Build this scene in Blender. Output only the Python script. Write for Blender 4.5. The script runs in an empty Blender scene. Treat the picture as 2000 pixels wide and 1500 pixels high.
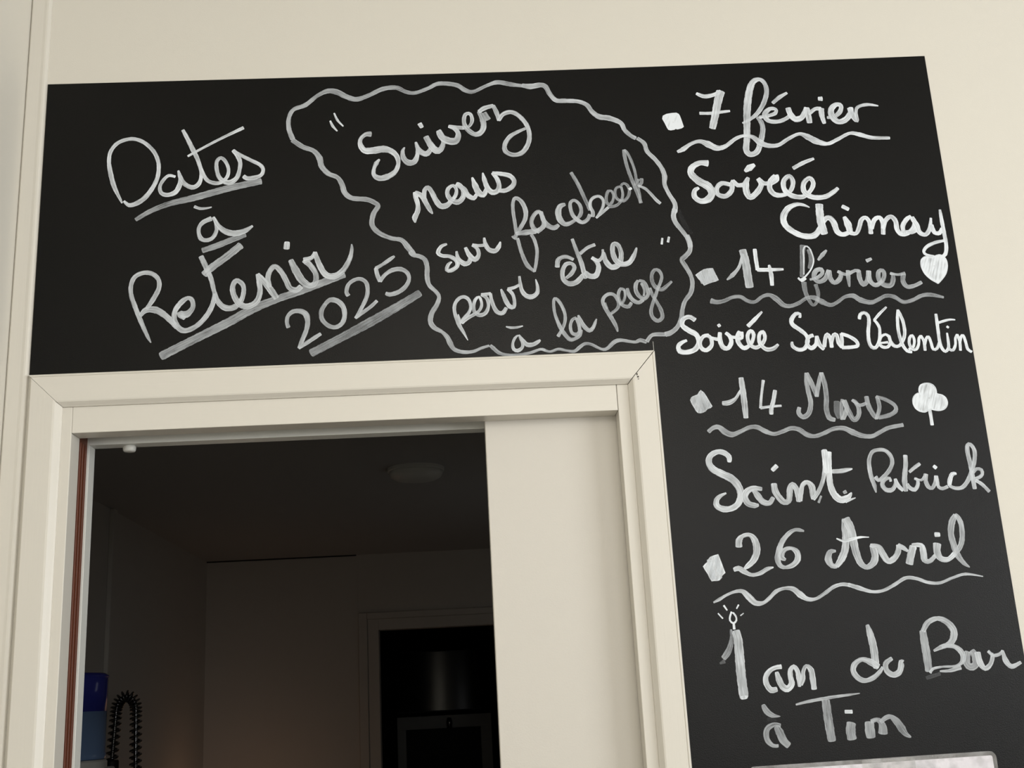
import bpy, bmesh, math, random
from mathutils import Vector, Matrix
random.seed(7)
SC = bpy.context.scene
COL = SC.collection

# ------------------------------------------------------------------ camera
CAM = Vector((0.68050, -1.77607, 1.57792))
AX_R = (0.9980872, -0.04092158, 0.04633976)     # world x seen from the camera (right, down, forward)
AX_N = (-0.03354452, 0.27115749, 0.9619503)     # world y
AX_U = (-0.0519299, -0.96166472, 0.26926612)    # world z
FPX = 2240.0
cd = bpy.data.cameras.new('camera')
cam = bpy.data.objects.new('camera', cd); COL.objects.link(cam)
cd.sensor_width = 36.0; cd.lens = FPX * 36.0 / 2000.0; cd.clip_start = 0.02
cam.matrix_world = Matrix(((AX_R[0], -AX_R[1], -AX_R[2], CAM.x),
                           (AX_N[0], -AX_N[1], -AX_N[2], CAM.y),
                           (AX_U[0], -AX_U[1], -AX_U[2], CAM.z),
                           (0, 0, 0, 1)))
SC.camera = cam

# ------------------------------------------------------------------ light
w = bpy.data.worlds.new('world'); SC.world = w; w.use_nodes = True
w.node_tree.nodes['Background'].inputs[0].default_value = (0.75, 0.85, 1.0, 1)
w.node_tree.nodes['Background'].inputs[1].default_value = 0.6
SC.view_settings.view_transform = 'Standard'; SC.view_settings.look = 'None'
SC.view_settings.exposure = -0.06; SC.view_settings.gamma = 1.0
SC.view_settings.use_curve_mapping = False

def area(name, loc, target, sx, sy, power, col):
    l = bpy.data.lights.new(name, 'AREA'); l.shape = 'RECTANGLE'
    l.size = sx; l.size_y = sy; l.energy = power; l.color = col
    o = bpy.data.objects.new(name, l); COL.objects.link(o); o.location = loc
    o.rotation_euler = (Vector(target) - Vector(loc)).to_track_quat('-Z', 'Y').to_euler()
    return o
# daylight entering by the two windows of the bar room, plus an added point light evening out the wall
area('window_daylight_right', (4.51, -2.6, 2.0), (0, -2.4, 2.1), 2.2, 1.3, 116, (0.96, 0.985, 1.0))
area('window_daylight_back', (2.5, -5.01, 2.0), (2.3, 0, 2.1), 2.4, 1.3, 37, (1.0, 0.985, 0.97))
gl = bpy.data.lights.new('room_fill_light', 'POINT'); gl.energy = 33; gl.color = (1.0, 0.95, 0.86); gl.shadow_soft_size = 0.22
go = bpy.data.objects.new('room_fill_light', gl); COL.objects.link(go); go.location = (0.9, -2.5, 2.55)
# weak cool fill added inside the kitchen to brighten it; no window there
area('kitchen_fill_light', (1.85, 3.0, 1.3), (-0.5, 5.2, 1.2), 0.9, 0.9, 1.3, (0.95, 0.98, 1.0))
# unseen warm point light added for the reddish glow on the kitchen walls
pl = bpy.data.lights.new('kitchen_glow_light', 'POINT'); pl.energy = 0.8; pl.color = (1.0, 0.55, 0.3); pl.shadow_soft_size = 0.3
po = bpy.data.objects.new('kitchen_glow_light', pl); COL.objects.link(po); po.location = (-0.55, 4.6, 1.08)

# ------------------------------------------------------------------ helpers
def link(name, bm, m, parent=None, kind=None, smooth=False):
    me = bpy.data.meshes.new(name); bm.normal_update(); bm.to_mesh(me); bm.free()
    if m: me.materials.append(m)
    if smooth:
        for p in me.polygons: p.use_smooth = True
    o = bpy.data.objects.new(name, me); COL.objects.link(o)
    if parent: o.parent = parent; o.matrix_parent_inverse = parent.matrix_world.inverted() if parent.type != 'EMPTY' or True else Matrix()
    if kind: o['kind'] = kind
    return o
def empty(name, loc=(0, 0, 0)):
    o = bpy.data.objects.new(name, None); COL.objects.link(o); o.location = loc
    o.matrix_world = Matrix.Translation(loc); o.empty_display_size = 0.05
    return o
def tag(o, label, cat, group=None):
    o['label'] = label; o['category'] = cat
    if group: o['group'] = group
    return o
def box(bm, x0, x1, y0, y1, z0, z1, bevel=0.0):
    vs = [bm.verts.new((x, y, z)) for x in (x0, x1) for y in (y0, y1) for z in (z0, z1)]
    fs = [(0, 1, 3, 2), (4, 6, 7, 5), (0, 4, 5, 1), (2, 3, 7, 6), (0, 2, 6, 4), (1, 5, 7, 3)]
    faces = [bm.faces.new([vs[i] for i in f]) for f in fs]
    if bevel:
        es = list({e for f in faces for e in f.edges})
        bmesh.ops.bevel(bm, geom=es, offset=bevel, segments=3, profile=0.6, affect='EDGES')
def boxo(name, c, m, parent=None, kind=None, bevel=0.0):
    bm = bmesh.new(); box(bm, *c, bevel=bevel); return link(name, bm, m, parent, kind)
def prism(bm, pts2, f0, f1):
    """closed outline pts2 swept between two mappings f0, f1 (each (u,v)->xyz)"""
    a = [bm.verts.new(f0(*p)) for p in pts2]; b = [bm.verts.new(f1(*p)) for p in pts2]
    n = len(a)
    for i in range(n):
        bm.faces.new((a[i], a[(i + 1) % n], b[(i + 1) % n], b[i]))
    bm.faces.new(a[::-1]); bm.faces.new(b)
    bmesh.ops.recalc_face_normals(bm, faces=bm.faces[:])
def lathe(bm, prof, cx, cy, n=48):
    rings = []
    for r, z in prof:
        rings.append([bm.verts.new((cx + r * math.cos(2 * math.pi * k / n), cy + r * math.sin(2 * math.pi * k / n), z)) for k in range(n)])
    for a, b in zip(rings, rings[1:]):
        for k in range(n): bm.faces.new((a[k], a[(k + 1) % n], b[(k + 1) % n], b[k]))
    bm.faces.new(rings[0][::-1]); bm.faces.new(rings[-1])
    bmesh.ops.recalc_face_normals(bm, faces=bm.faces[:])
def tube(bm, pts, r, n=10):
    rings = []; P = [Vector(p) for p in pts]; prev = None
    for i, p in enumerate(P):
        t = (P[min(i + 1, len(P) - 1)] - P[max(i - 1, 0)]).normalized()
        if prev is None: prev = t.orthogonal().normalized()
        s = (prev - t * prev.dot(t)).normalized(); prev = s; q = t.cross(s)
        rings.append([bm.verts.new(p + (s * math.cos(2 * math.pi * k / n) + q * math.sin(2 * math.pi * k / n)) * r) for k in range(n)])
    for a, b in zip(rings, rings[1:]):
        for k in range(n): bm.faces.new((a[k], a[(k + 1) % n], b[(k + 1) % n], b[k]))
    bm.faces.new(rings[0][::-1]); bm.faces.new(rings[-1])

# ------------------------------------------------------------------ materials
def mat(name, col, rough=0.5, spec=0.5, bump=0.0, bscale=400.0, vary=0.0, vscale=3.0, metal=0.0, stretch=None, coat=0.0):
    m = bpy.data.materials.new(name); m.use_nodes = True; nt = m.node_tree
    b = nt.nodes['Principled BSDF']; b.inputs['Roughness'].default_value = rough
    b.inputs['Specular IOR Level'].default_value = spec; b.inputs['Metallic'].default_value = metal
    b.inputs['Coat Weight'].default_value = coat
    b.inputs['Base Color'].default_value = (*col, 1)
    tc = nt.nodes.new('ShaderNodeTexCoord'); mp = nt.nodes.new('ShaderNodeMapping')
    nt.links.new(tc.outputs['Object'], mp.inputs['Vector'])
    if stretch: mp.inputs['Scale'].default_value = stretch
    if vary:
        n = nt.nodes.new('ShaderNodeTexNoise'); n.inputs['Scale'].default_value = vscale; n.inputs['Detail'].default_value = 4
        nt.links.new(mp.outputs[0], n.inputs['Vector'])
        r = nt.nodes.new('ShaderNodeMix'); r.data_type = 'RGBA'
        r.inputs['A'].default_value = (*[c * (1 - vary) for c in col], 1); r.inputs['B'].default_value = (*[min(1, c * (1 + vary)) for c in col], 1)
        nt.links.new(n.outputs['Fac'], r.inputs['Factor']); nt.links.new(r.outputs['Result'], b.inputs['Base Color'])
    if bump:
        n2 = nt.nodes.new('ShaderNodeTexNoise'); n2.inputs['Scale'].default_value = bscale; n2.inputs['Detail'].default_value = 3
        nt.links.new(mp.outputs[0], n2.inputs['Vector'])
        bp = nt.nodes.new('ShaderNodeBump'); bp.inputs['Strength'].default_value = bump; bp.inputs['Distance'].default_value = 0.001
        nt.links.new(n2.outputs['Fac'], bp.inputs['Height']); nt.links.new(bp.outputs[0], b.inputs['Normal'])
    return m
M_WALL = mat('cream_wall_panel', (0.695, 0.665, 0.595), 0.55, 0.3, 0.12, 500, 0.012, 2.0)
M_TRIM = mat('cream_painted_wood', (0.695, 0.665, 0.60), 0.38, 0.4, 0.12, 260, 0.01, 30, stretch=(1, 1, 0.06))
M_TRIMH = mat('cream_painted_wood_header', (0.695, 0.665, 0.60), 0.38, 0.4, 0.12, 260, 0.01, 30, stretch=(0.06, 1, 1))
M_DOOR = mat('cream_door_leaf', (0.635, 0.605, 0.55), 0.45, 0.35, 0.08, 400, 0.01, 3)
M_BROWN = mat('red_brown_wood', (0.115, 0.030, 0.012), 0.45, 0.4, 0.2, 200, 0.25, 25, stretch=(1, 1, 0.05))
M_BOARD = mat('black_slate_vinyl', (0.0020, 0.0020, 0.0020), 0.31, 0.205, 0.35, 700, 0.08, 6)
M_KWALL = mat('kitchen_wall', (0.60, 0.57, 0.52), 0.6, 0.3, 0.1, 300, 0.02, 2)
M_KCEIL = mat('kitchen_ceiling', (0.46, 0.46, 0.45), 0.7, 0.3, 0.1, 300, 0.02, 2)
M_FLOOR = mat('grey_floor', (0.16, 0.14, 0.12), 0.5, 0.4, 0.1, 50, 0.1, 4)
M_CEIL = mat('white_ceiling', (0.75, 0.73, 0.68), 0.7, 0.3, 0.1, 200)
M_BLACK = mat('black_gloss', (0.006, 0.006, 0.006), 0.16, 1.0, coat=1.0)
M_BLACKD = mat('dark_scuff', (0.07, 0.06, 0.05), 0.7, 0.2)
M_SHEEN = mat('black_sheen', (0.006, 0.006, 0.006), 0.2, 0.7)
M_BLACKM = mat('black_matt', (0.008, 0.008, 0.008), 0.55, 0.3)
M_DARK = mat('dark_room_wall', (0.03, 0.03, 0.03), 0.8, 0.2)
M_GREY = mat('grey_frame', (0.32, 0.32, 0.32), 0.5, 0.4)
M_PLAS = mat('white_plastic', (0.72, 0.72, 0.68), 0.35, 0.5)
M_NAVY = mat('navy_blue_plastic', (0.04, 0.05, 0.36), 0.15, 0.6)
M_BLUE = mat('light_blue_water', (0.20, 0.32, 0.56), 0.15, 0.6)
M_PAPER = mat('white_paper', (0.90, 0.87, 0.94), 0.6, 0.3, 0, 1, 0.03, 40)
M_STEEL = mat('brushed_steel', (0.35, 0.35, 0.36), 0.35, 0.5, metal=1.0)

def clear_mat():
    m = bpy.data.materials.new('clear_laminate'); m.use_nodes = True; nt = m.node_tree; nt.nodes.clear()
    o = nt.nodes.new('ShaderNodeOutputMaterial'); t = nt.nodes.new('ShaderNodeBsdfTransparent'); g = nt.nodes.new('ShaderNodeBsdfGlossy')
    d = nt.nodes.new('ShaderNodeBsdfDiffuse'); d.inputs[0].default_value = (0.6, 0.6, 0.62, 1)
    g.inputs['Roughness'].default_value = 0.12
    mx = nt.nodes.new('ShaderNodeMixShader'); mx2 = nt.nodes.new('ShaderNodeMixShader')
    n = nt.nodes.new('ShaderNodeTexNoise'); n.inputs['Scale'].default_value = 45
    cr = nt.nodes.new('ShaderNodeMapRange'); cr.inputs[1].default_value = .4; cr.inputs[2].default_value = .65; cr.inputs[3].default_value = 0.02; cr.inputs[4].default_value = 0.22
    tc = nt.nodes.new('ShaderNodeTexCoord'); nt.links.new(tc.outputs['Object'], n.inputs['Vector'])
    nt.links.new(n.outputs['Fac'], cr.inputs[0]); nt.links.new(cr.outputs[0], mx2.inputs[0])
    nt.links.new(t.outputs[0], mx2.inputs[1]); nt.links.new(d.outputs[0], mx2.inputs[2])
    mx.inputs[0].default_value = 0.12
    nt.links.new(mx2.outputs[0], mx.inputs[1]); nt.links.new(g.outputs[0], mx.inputs[2]); nt.links.new(mx.outputs[0], o.inputs[0])
    return m
M_CLEAR = clear_mat()

def paint_mat():
    """white liquid-chalk marker: streaky, partly see-through, thicker where strokes cross"""
    m = bpy.data.materials.new('white_chalk_marker'); m.use_nodes = True; nt = m.node_tree; nt.nodes.clear()
    N = nt.nodes.new; L = nt.links.new
    out = N('ShaderNodeOutputMaterial'); tr = N('ShaderNodeBsdfTransparent'); pr = N('ShaderNodeBsdfPrincipled')
    pr.inputs['Base Color'].default_value = (0.77, 0.815, 0.865, 1); pr.inputs['Roughness'].default_value = 0.6
    pr.inputs['Specular IOR Level'].default_value = 0.3
    mx = N('ShaderNodeMixShader'); L(tr.outputs[0], mx.inputs[1]); L(pr.outputs[0], mx.inputs[2]); L(mx.outputs[0], out.inputs[0])
    uv = N('ShaderNodeUVMap'); uv.uv_map = 'stroke'
    mp = N('ShaderNodeMapping'); mp.inputs['Scale'].default_value = (32, 520, 1); L(uv.outputs[0], mp.inputs[0])
    n1 = N('ShaderNodeTexNoise'); n1.noise_dimensions = '2D'; n1.inputs['Scale'].default_value = 1; n1.inputs['Detail'].default_value = 3; L(mp.outputs[0], n1.inputs['Vector'])
    mp2 = N('ShaderNodeMapping'); mp2.inputs['Scale'].default_value = (30, 40, 1); L(uv.outputs[0], mp2.inputs[0])
    n2 = N('ShaderNodeTexNoise'); n2.noise_dimensions = '2D'; n2.inputs['Scale'].default_value = 1; n2.inputs['Detail'].default_value = 2; L(mp2.outputs[0], n2.inputs['Vector'])
    at = N('ShaderNodeAttribute'); at.attribute_name = 'op'
    ed = N('ShaderNodeAttribute'); ed.attribute_name = 'edge'
    def math_(op, a, b):
        k = N('ShaderNodeMath'); k.operation = op
        for i, v in enumerate((a, b)):
            if isinstance(v, (int, float)): k.inputs[i].default_value = v
            else: L(v, k.inputs[i])
        return k.outputs[0]
    s1 = math_('MULTIPLY', math_('SUBTRACT', n1.outputs['Fac'], 0.5), 1.15)
    s2 = math_('MULTIPLY', math_('SUBTRACT', n2.outputs['Fac'], 0.5), 0.95)
    e = math_('MULTIPLY', math_('POWER', ed.outputs['Fac'], 2.0), 0.20)
    tot = math_('ADD', math_('ADD', s1, s2), 0.94)
    eo = math_('MULTIPLY', e, at.outputs['Fac'])
    a = math_('ADD', math_('MULTIPLY', tot, math_('POWER', at.outputs['Fac'], 1.55)), eo)
    k = N('ShaderNodeMath'); k.operation = 'ADD'; k.use_clamp = True; L(a, k.inputs[0]); k.inputs[1].default_value = 0.0
    L(k.outputs[0], mx.inputs[0])
    return m
M_PAINT = paint_mat()
# ------------------------------------------------------------------ room shell
OX0, OX1, OZ = 0.0506, 0.9705, 2.045          # rough hole in the board wall
# board wall with the doorway hole, 0.108 thick: pieces round the opening in one mesh
bm = bmesh.new()
Y1 = 0.108
box(bm, -0.036, 0.03, 0.0, Y1, 0, 3.0)
box(bm, 0.03, 1.05, 0.0, Y1, 2.09, 3.0)
box(bm, 0.955, 1.9, 0.0, 0.034, 0, 2.09)       # front skin beside the pocket
box(bm, 0.955, 1.9, 0.084, Y1, 0, 2.09)        # rear skin
box(bm, 1.05, 1.9, 0.0, Y1, 2.09, 3.0)
box(bm, 1.9, 4.5, 0.0, Y1, 0, 3.0)
link('wall_front', bm, M_WALL, kind='structure')
boxo('wall_left', (-0.136, -0.036, -5.0, Y1, 0, 3.0), M_WALL, kind='structure')
# right wall with a window hole, back wall with a window hole
def holed(name, axis, pos, thick, a0, a1, h0, h1):
    bm = bmesh.new()
    lo, hi = (-5.0, 0.0) if axis == 'x' else (-0.136, 4.5)
    segs = [(lo, a0, 0, 3), (a1, hi, 0, 3), (a0, a1, 0, h0), (a0, a1, h1, 3)]
    for s0, s1, z0, z1 in segs:
        if axis == 'x': box(bm, pos, pos + thick, s0, s1, z0, z1)
        else: box(bm, s0, s1, pos - thick, pos, z0, z1)
    return link(name, bm, M_WALL, kind='structure')
holed('wall_right', 'x', 4.5, 0.1, -3.7, -1.5, 1.35, 2.65)
holed('wall_back', 'y', -5.0, 0.1, 1.3, 3.7, 1.35, 2.65)
boxo('floor', (-0.136, 4.6, -5.1, Y1, -0.1, 0), M_FLOOR, kind='structure')
boxo('ceiling', (-0.136, 4.6, -5.1, Y1, 3.0, 3.1), M_CEIL, kind='structure')
for nm, ax in (('window_1', 'x'), ('window_2', 'y')):
    wroot = empty(nm, (4.55, -2.6, 1.35) if ax == 'x' else (2.5, -5.05, 1.35)); wroot['kind'] = 'structure'
    bm = bmesh.new()
    if ax == 'x':
        for a, b in ((-3.7, -3.64), (-1.56, -1.5), (-2.63, -2.57)): box(bm, 4.52, 4.58, a, b, 1.35, 2.65)
        for a, b in ((1.35, 1.41), (2.59, 2.65)): box(bm, 4.52, 4.58, -3.7, -1.5, a, b)
    else:
        for a, b in ((1.3, 1.36), (3.64, 3.7), (2.47, 2.53)): box(bm, a, b, -5.08, -5.02, 1.35, 2.65)
        for a, b in ((1.35, 1.41), (2.59, 2.65)): box(bm, 1.3, 3.7, -5.08, -5.02, a, b)
    link('window_frame', bm, M_PLAS, wroot)

# corner cover strip between the left wall and the board wall
bm = bmesh.new()
prof = [(-0.0352, 0.0), (-0.0352, -0.0022), (-0.0325, -0.0048), (-0.0125, -0.0054), (-0.0080, -0.0062), (-0.0052, -0.0060), (-0.0022, -0.0045), (-0.001, -0.002), (-0.001, 0.0)]
prism(bm, prof, lambda u, v: (u, v, 0.0), lambda u, v: (u, v, 3.0))
link('trim_1', bm, M_TRIM, kind='structure')

# ------------------------------------------------------------------ pocket door frame
door = empty('door_1', (0.0, 0.0, 0.0)); door['kind'] = 'structure'
def cprof(w, bv):   # casing section: (distance inward from the outer edge, y)
    return [(0, 0.0), (0.0, -0.0075), (0.0009, -0.0100), (0.0026, -0.0112), (0.0040, -0.0110), (0.0046, -0.0100), (0.0055, -0.0124), (w - bv, -0.0125), (w - bv * 0.75, -0.0118), (w - bv * 0.45, -0.0085),
            (w - bv * 0.2, -0.0055), (w, -0.0035), (w, 0.0)]
TOPZ, G = 2.1201, 0.0007
wl, wr, wt = 0.0545, 0.0470, 0.0535
bm = bmesh.new(); p = [(0, 0.0), (0.0, -0.0030), (0.0012, -0.0048), (0.0040, -0.0085), (0.0058, -0.0118), (0.0070, -0.0124)] + cprof(wl, 0.0125)[7:]
prism(bm, p, lambda u, v: (0.0012 + u, v, 0.0), lambda u, v: (0.0012 + u, v, TOPZ - u * wt / wl - G * .9))
link('casing', bm, M_TRIM, door)
bm = bmesh.new(); p = cprof(wr, 0.0095)
prism(bm, p, lambda u, v: (1.0 - u, v, 0.0), lambda u, v: (1.0 - u, v - 0.0006, TOPZ - u * wt / wr - G * 1.2 - 0.0003))
link('casing', bm, M_TRIM, door)
bm = bmesh.new()
pl_, pr_ = cprof(wl, 0.0095), cprof(wr, 0.0095); pt = cprof(wt, 0.0085)
prism(bm, pt, lambda u, v: (0.0012 + u * wl / wt, v, TOPZ - u), lambda u, v: (1.0 - u * wr / wt - 0.0005, v, TOPZ - u))
link('casing', bm, M_TRIMH, door)
# two small dents in the paint beside the mitre
for k_, (x_, z_, w_, h_) in enumerate(((0.9672, 2.0792, 0.0010, 0.0032), (0.9684, 2.0750, 0.0014, 0.0026), (0.9688, 2.0712, 0.0010, 0.0012))):
    boxo('dent', (x_ - w_, x_ + w_, -0.01335, -0.0130, z_ - h_ / 2, z_ + h_ / 2), M_BLACKD, door, bevel=0.0001)
# jamb boards: front pair, head, rear pair, rear head
boxo('jamb', (0.045, 0.0706, -0.0005, 0.0395, 0, 2.0668), M_TRIM, door, bevel=0.0012)
boxo('jamb', (0.9345, 0.962, -0.0005, 0.0345, 0, 2.0668), M_TRIM, door, bevel=0.0012)
boxo('head_jamb', (0.0709, 0.9338, -0.0005, 0.0375, 2.0242, 2.0668), M_TRIMH, door, bevel=0.0012)
boxo('jamb', (0.03, 0.0737, 0.079, 0.108, 0, 2.0225), M_PLAS, door, bevel=0.001)
boxo('head_jamb', (0.03, 0.95, 0.079, 0.108, 2.0225, 2.09), M_PLAS, door, bevel=0.001)
boxo('strike_board', (0.03, 0.0700, 0.0395, 0.079, 0, 2.06), M_BROWN, door)
# moulded ridges running down the brown board and the fine groove on the left jamb
bm = bmesh.new()
for yy in (0.046, 0.058, 0.071):
    tube(bm, [(0.0702, yy, 0.0), (0.0702, yy, 2.02)], 0.0016, 8)
link('strike_ridge', bm, M_BROWN, door)
boxo('track_cover', (0.0706, 0.95, 0.0385, 0.0785, 2.062, 2.075), M_BLACKM, door)
boxo('door_leaf', (0.7200, 1.62, 0.0380, 0.0775, 0.01, 2.0600), M_DOOR, door, bevel=0.0016)
bm = bmesh.new(); lathe(bm, [(0.006, 2.0228), (0.0095, 2.0222), (0.0105, 2.019), (0.0100, 2.0145), (0.0085, 2.0125), (0.004, 2.0120)], 0.134, 0.0945, 24)
link('door_stop', bm, M_PLAS, door, smooth=True)

# ------------------------------------------------------------------ black writing board
bo = None
bm = bmesh.new()
outl = [(0.0, 2.1203), (0.0, 2.6403), (0.40, 2.6398), (0.80, 2.6393), (1.10, 2.6420), (1.5290, 2.6475), (1.5276, 2.19), (1.5272, 1.65), (1.5268, 0.95), (1.0003, 0.95), (1.0003, 2.1203)]
f = bm.faces.new([bm.verts.new((x, -0.0012, z)) for x, z in outl][::-1])
r = bmesh.ops.extrude_face_region(bm, geom=[f]); bmesh.ops.translate(bm, vec=(0, 0.0011, 0), verts=[v for v in r['geom'] if isinstance(v, bmesh.types.BMVert)])
bmesh.ops.recalc_face_normals(bm, faces=bm.faces[:]); bmesh.ops.triangulate(bm, faces=bm.faces[:])
bo = link('chalkboard', bm, M_BOARD)
tag(bo, 'large black L-shaped writing board with white handwriting, above and right of the doorway', 'chalkboard')
boxo('cut_mark', (0.9996, 1.0001, -0.00135, -0.0011, 2.1203, 2.137), M_PLAS, bo)

# points traced on the board are carried onto its plane (y = 0)
def onwall(px, py):
    v = (px - 1000.0, py - 750.0, FPX)
    d = [sum(a * b for a, b in zip(ax, v)) for ax in (AX_R, AX_N, AX_U)]
    t = (-0.0013 - CAM.y) / d[1]
    return CAM.x + d[0] * t, CAM.z + d[2] * t
PXM = 0.000835          # metres per pixel near the doorway
def mscale(px, py):
    a = onwall(px - 4, py); b = onwall(px + 4, py); c = onwall(px, py - 4); d = onwall(px, py + 4)
    return (math.dist(a, b) + math.dist(c, d)) / 16.0

def parse(s):
    """'x,y,w x,y / x,y ...' -> runs; '*' after a point makes a sharp corner that joins the next run, '/' lifts the pen"""
    runs = []; cur = []; wd = 40.0
    for tk in s.split():
        if tk == '/':
            if cur: runs.append(cur); cur = []
            continue
        corner = tk.endswith('*'); v = [float(q) for q in tk.rstrip('*').split(',')]
        if len(v) > 2: wd = v[2]
        cur.append((v[0], v[1], wd))
        if corner: runs.append(cur); cur = [cur[-1]]
    if len(cur) > 1: runs.append(cur)
    return runs

class Ink:
    def __init__(s): s.v = []; s.f = []; s.uv = []; s.op = []; s.ed = []; s.lay = 0
    def ribbon(s, pts, op):
        n = len(pts)
        if n < 2: return
        # centripetal-ish Catmull-Rom
        P = [pts[0]] + pts + [pts[-1]]
        out = []
        for i in range(1, n):
            p0, p1, p2, p3 = P[i - 1], P[i], P[i + 1], P[i + 2]
            ln = math.hypot(p2[0] - p1[0], p2[1] - p1[1]); k = max(2, int(ln / 0.0026))
            for j in range(k):
                t = j / k
                q = [0.5 * ((2 * b) + (-a + c) * t + (2 * a - 5 * b + 4 * c - d) * t * t + (-a + 3 * b - 3 * c + d) * t ** 3) for a, b, c, d in zip(p0, p1, p2, p3)]
                q[2] = p1[2] + (p2[2] - p1[2]) * t
                out.append(q)
        out.append(list(pts[-1]))
        # rounded ends
        def cap(a, b):
            dx, dz = a[0] - b[0], a[1] - b[1]; l = math.hypot(dx, dz) or 1; dx /= l; dz /= l; r = a[2] * 0.5
            return [[a[0] + dx * r * 0.32 * e, a[1] + dz * r * 0.32 * e, a[2] * math.sqrt(max(0.0, 1 - (e * 0.97) ** 2.6))] for e in (1.0, 0.9, 0.7, 0.4)]
        def dirpt(seq, i):   # stable direction sample
            k = min(len(seq) - 1, 2); return seq[k] if i == 0 else seq[-1 - k]
        out = cap(out[0], dirpt(out, 0)) + out + cap(out[-1], dirpt(out, 1))[::-1]
        # ragged width
        ph = random.uniform(0, 50)
        L = 0.0; su = random.uniform(0, 30); sv = random.uniform(0, 30); base = len(s.v); N = len(out)
        tot = sum(math.dist(out[i][:2], out[i + 1][:2]) for i in range(N - 1)) or 1
        ts = (-1.0, -0.72, 0.0, 0.72, 1.0)
        for i, (x, z, w) in enumerate(out):
            a = out[max(i - 1, 0)]; b = out[min(i + 1, N - 1)]
            dx, dz = b[0] - a[0], b[1] - a[1]; l = math.hypot(dx, dz) or 1; nx, nz = -dz / l, dx / l
            if i: L += math.dist(out[i - 1][:2], out[i][:2])
            ww = max(w * 0.96, 0.0002) * (1 + 0.035 * math.sin(ph + L * 420) + 0.03 * math.sin(ph * 2 + L * 930))
            y = -0.00135 - s.lay * 2.4e-5 - 2.0e-5 * L / tot
            endb = max(0.0, 1 - L / 0.004, 1 - (tot - L) / 0.004) * 0.8
            for t in ts:
                s.v.append((x + nx * t * ww / 2, y, z + nz * t * ww / 2)); s.uv.append((L + su, t * ww / 2 + sv)); s.op.append(op)
                s.ed.append(min(1.15, (1.0 if abs(t) == 1 else 0.25 if t else 0.0) + endb))
        m = len(ts)
        for i in range(N - 1):
            for k in range(m - 1):
                a = base + i * m + k; s.f.append((a, a + 1, a + m + 1, a + m))
        s.lay += 1
    def stroke(s, text, T, op):
        for run in parse(text):
            pts = []
            for x, y, w in run:
                px, py = T[0] + x * T[2], T[1] + y * T[2]
                wx, wz = onwall(px, py); pts.append((wx, wz, w * T[2] * mscale(px, py)))
            s.ribbon(pts, op)
    def fill(s, text, T, op, ow=0, cell=None):
        pts = []
        for tk in text.split():
            x, y = [float(q) for q in tk.split(',')][:2]
            pts.append(onwall(T[0] + x * T[2], T[1] + y * T[2]))
        # smooth a little, then fan from the centre with rings
        cx = sum(p[0] for p in pts) / len(pts); cz = sum(p[1] for p in pts) / len(pts)
        rings = (1.0, 0.93, 0.8, 0.5, 0.02); base = len(s.v); n = len(pts)
        for q in rings:
            for (x, z) in pts:
                X, Z = cx + (x - cx) * q, cz + (z - cz) * q
                s.v.append((X, -0.00135 - s.lay * 2.4e-5, Z)); s.uv.append((Z * 0.9 + X * 0.3, X * 0.55 - Z * 0.2)); s.op.append(op); s.ed.append(1.0 if q > 0.9 else 0.2)
        for r in range(len(rings) - 1):
            for k in range(n):
                a = base + r * n + k; b = base + r * n + (k + 1) % n
                s.f.append((a, b, b + n, a + n))
        s.lay += 1
    def build(s, name, label=None, parent=None):
        me = bpy.data.meshes.new(name); me.from_pydata(s.v, [], s.f)
        uvl = me.uv_layers.new(name='stroke')
        for lp in me.loops: uvl.data[lp.index].uv = s.uv[lp.vertex_index]
        for nm, dat in (('op', s.op), ('edge', s.ed)):
            a = me.attributes.new(nm, 'FLOAT', 'POINT')
            for i, q in enumerate(dat): a.data[i].value = q
        me.materials.append(M_PAINT)
        o = bpy.data.objects.new(name, me); COL.objects.link(o); o.parent = parent
        if label: o['label'] = label
        return o

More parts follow.
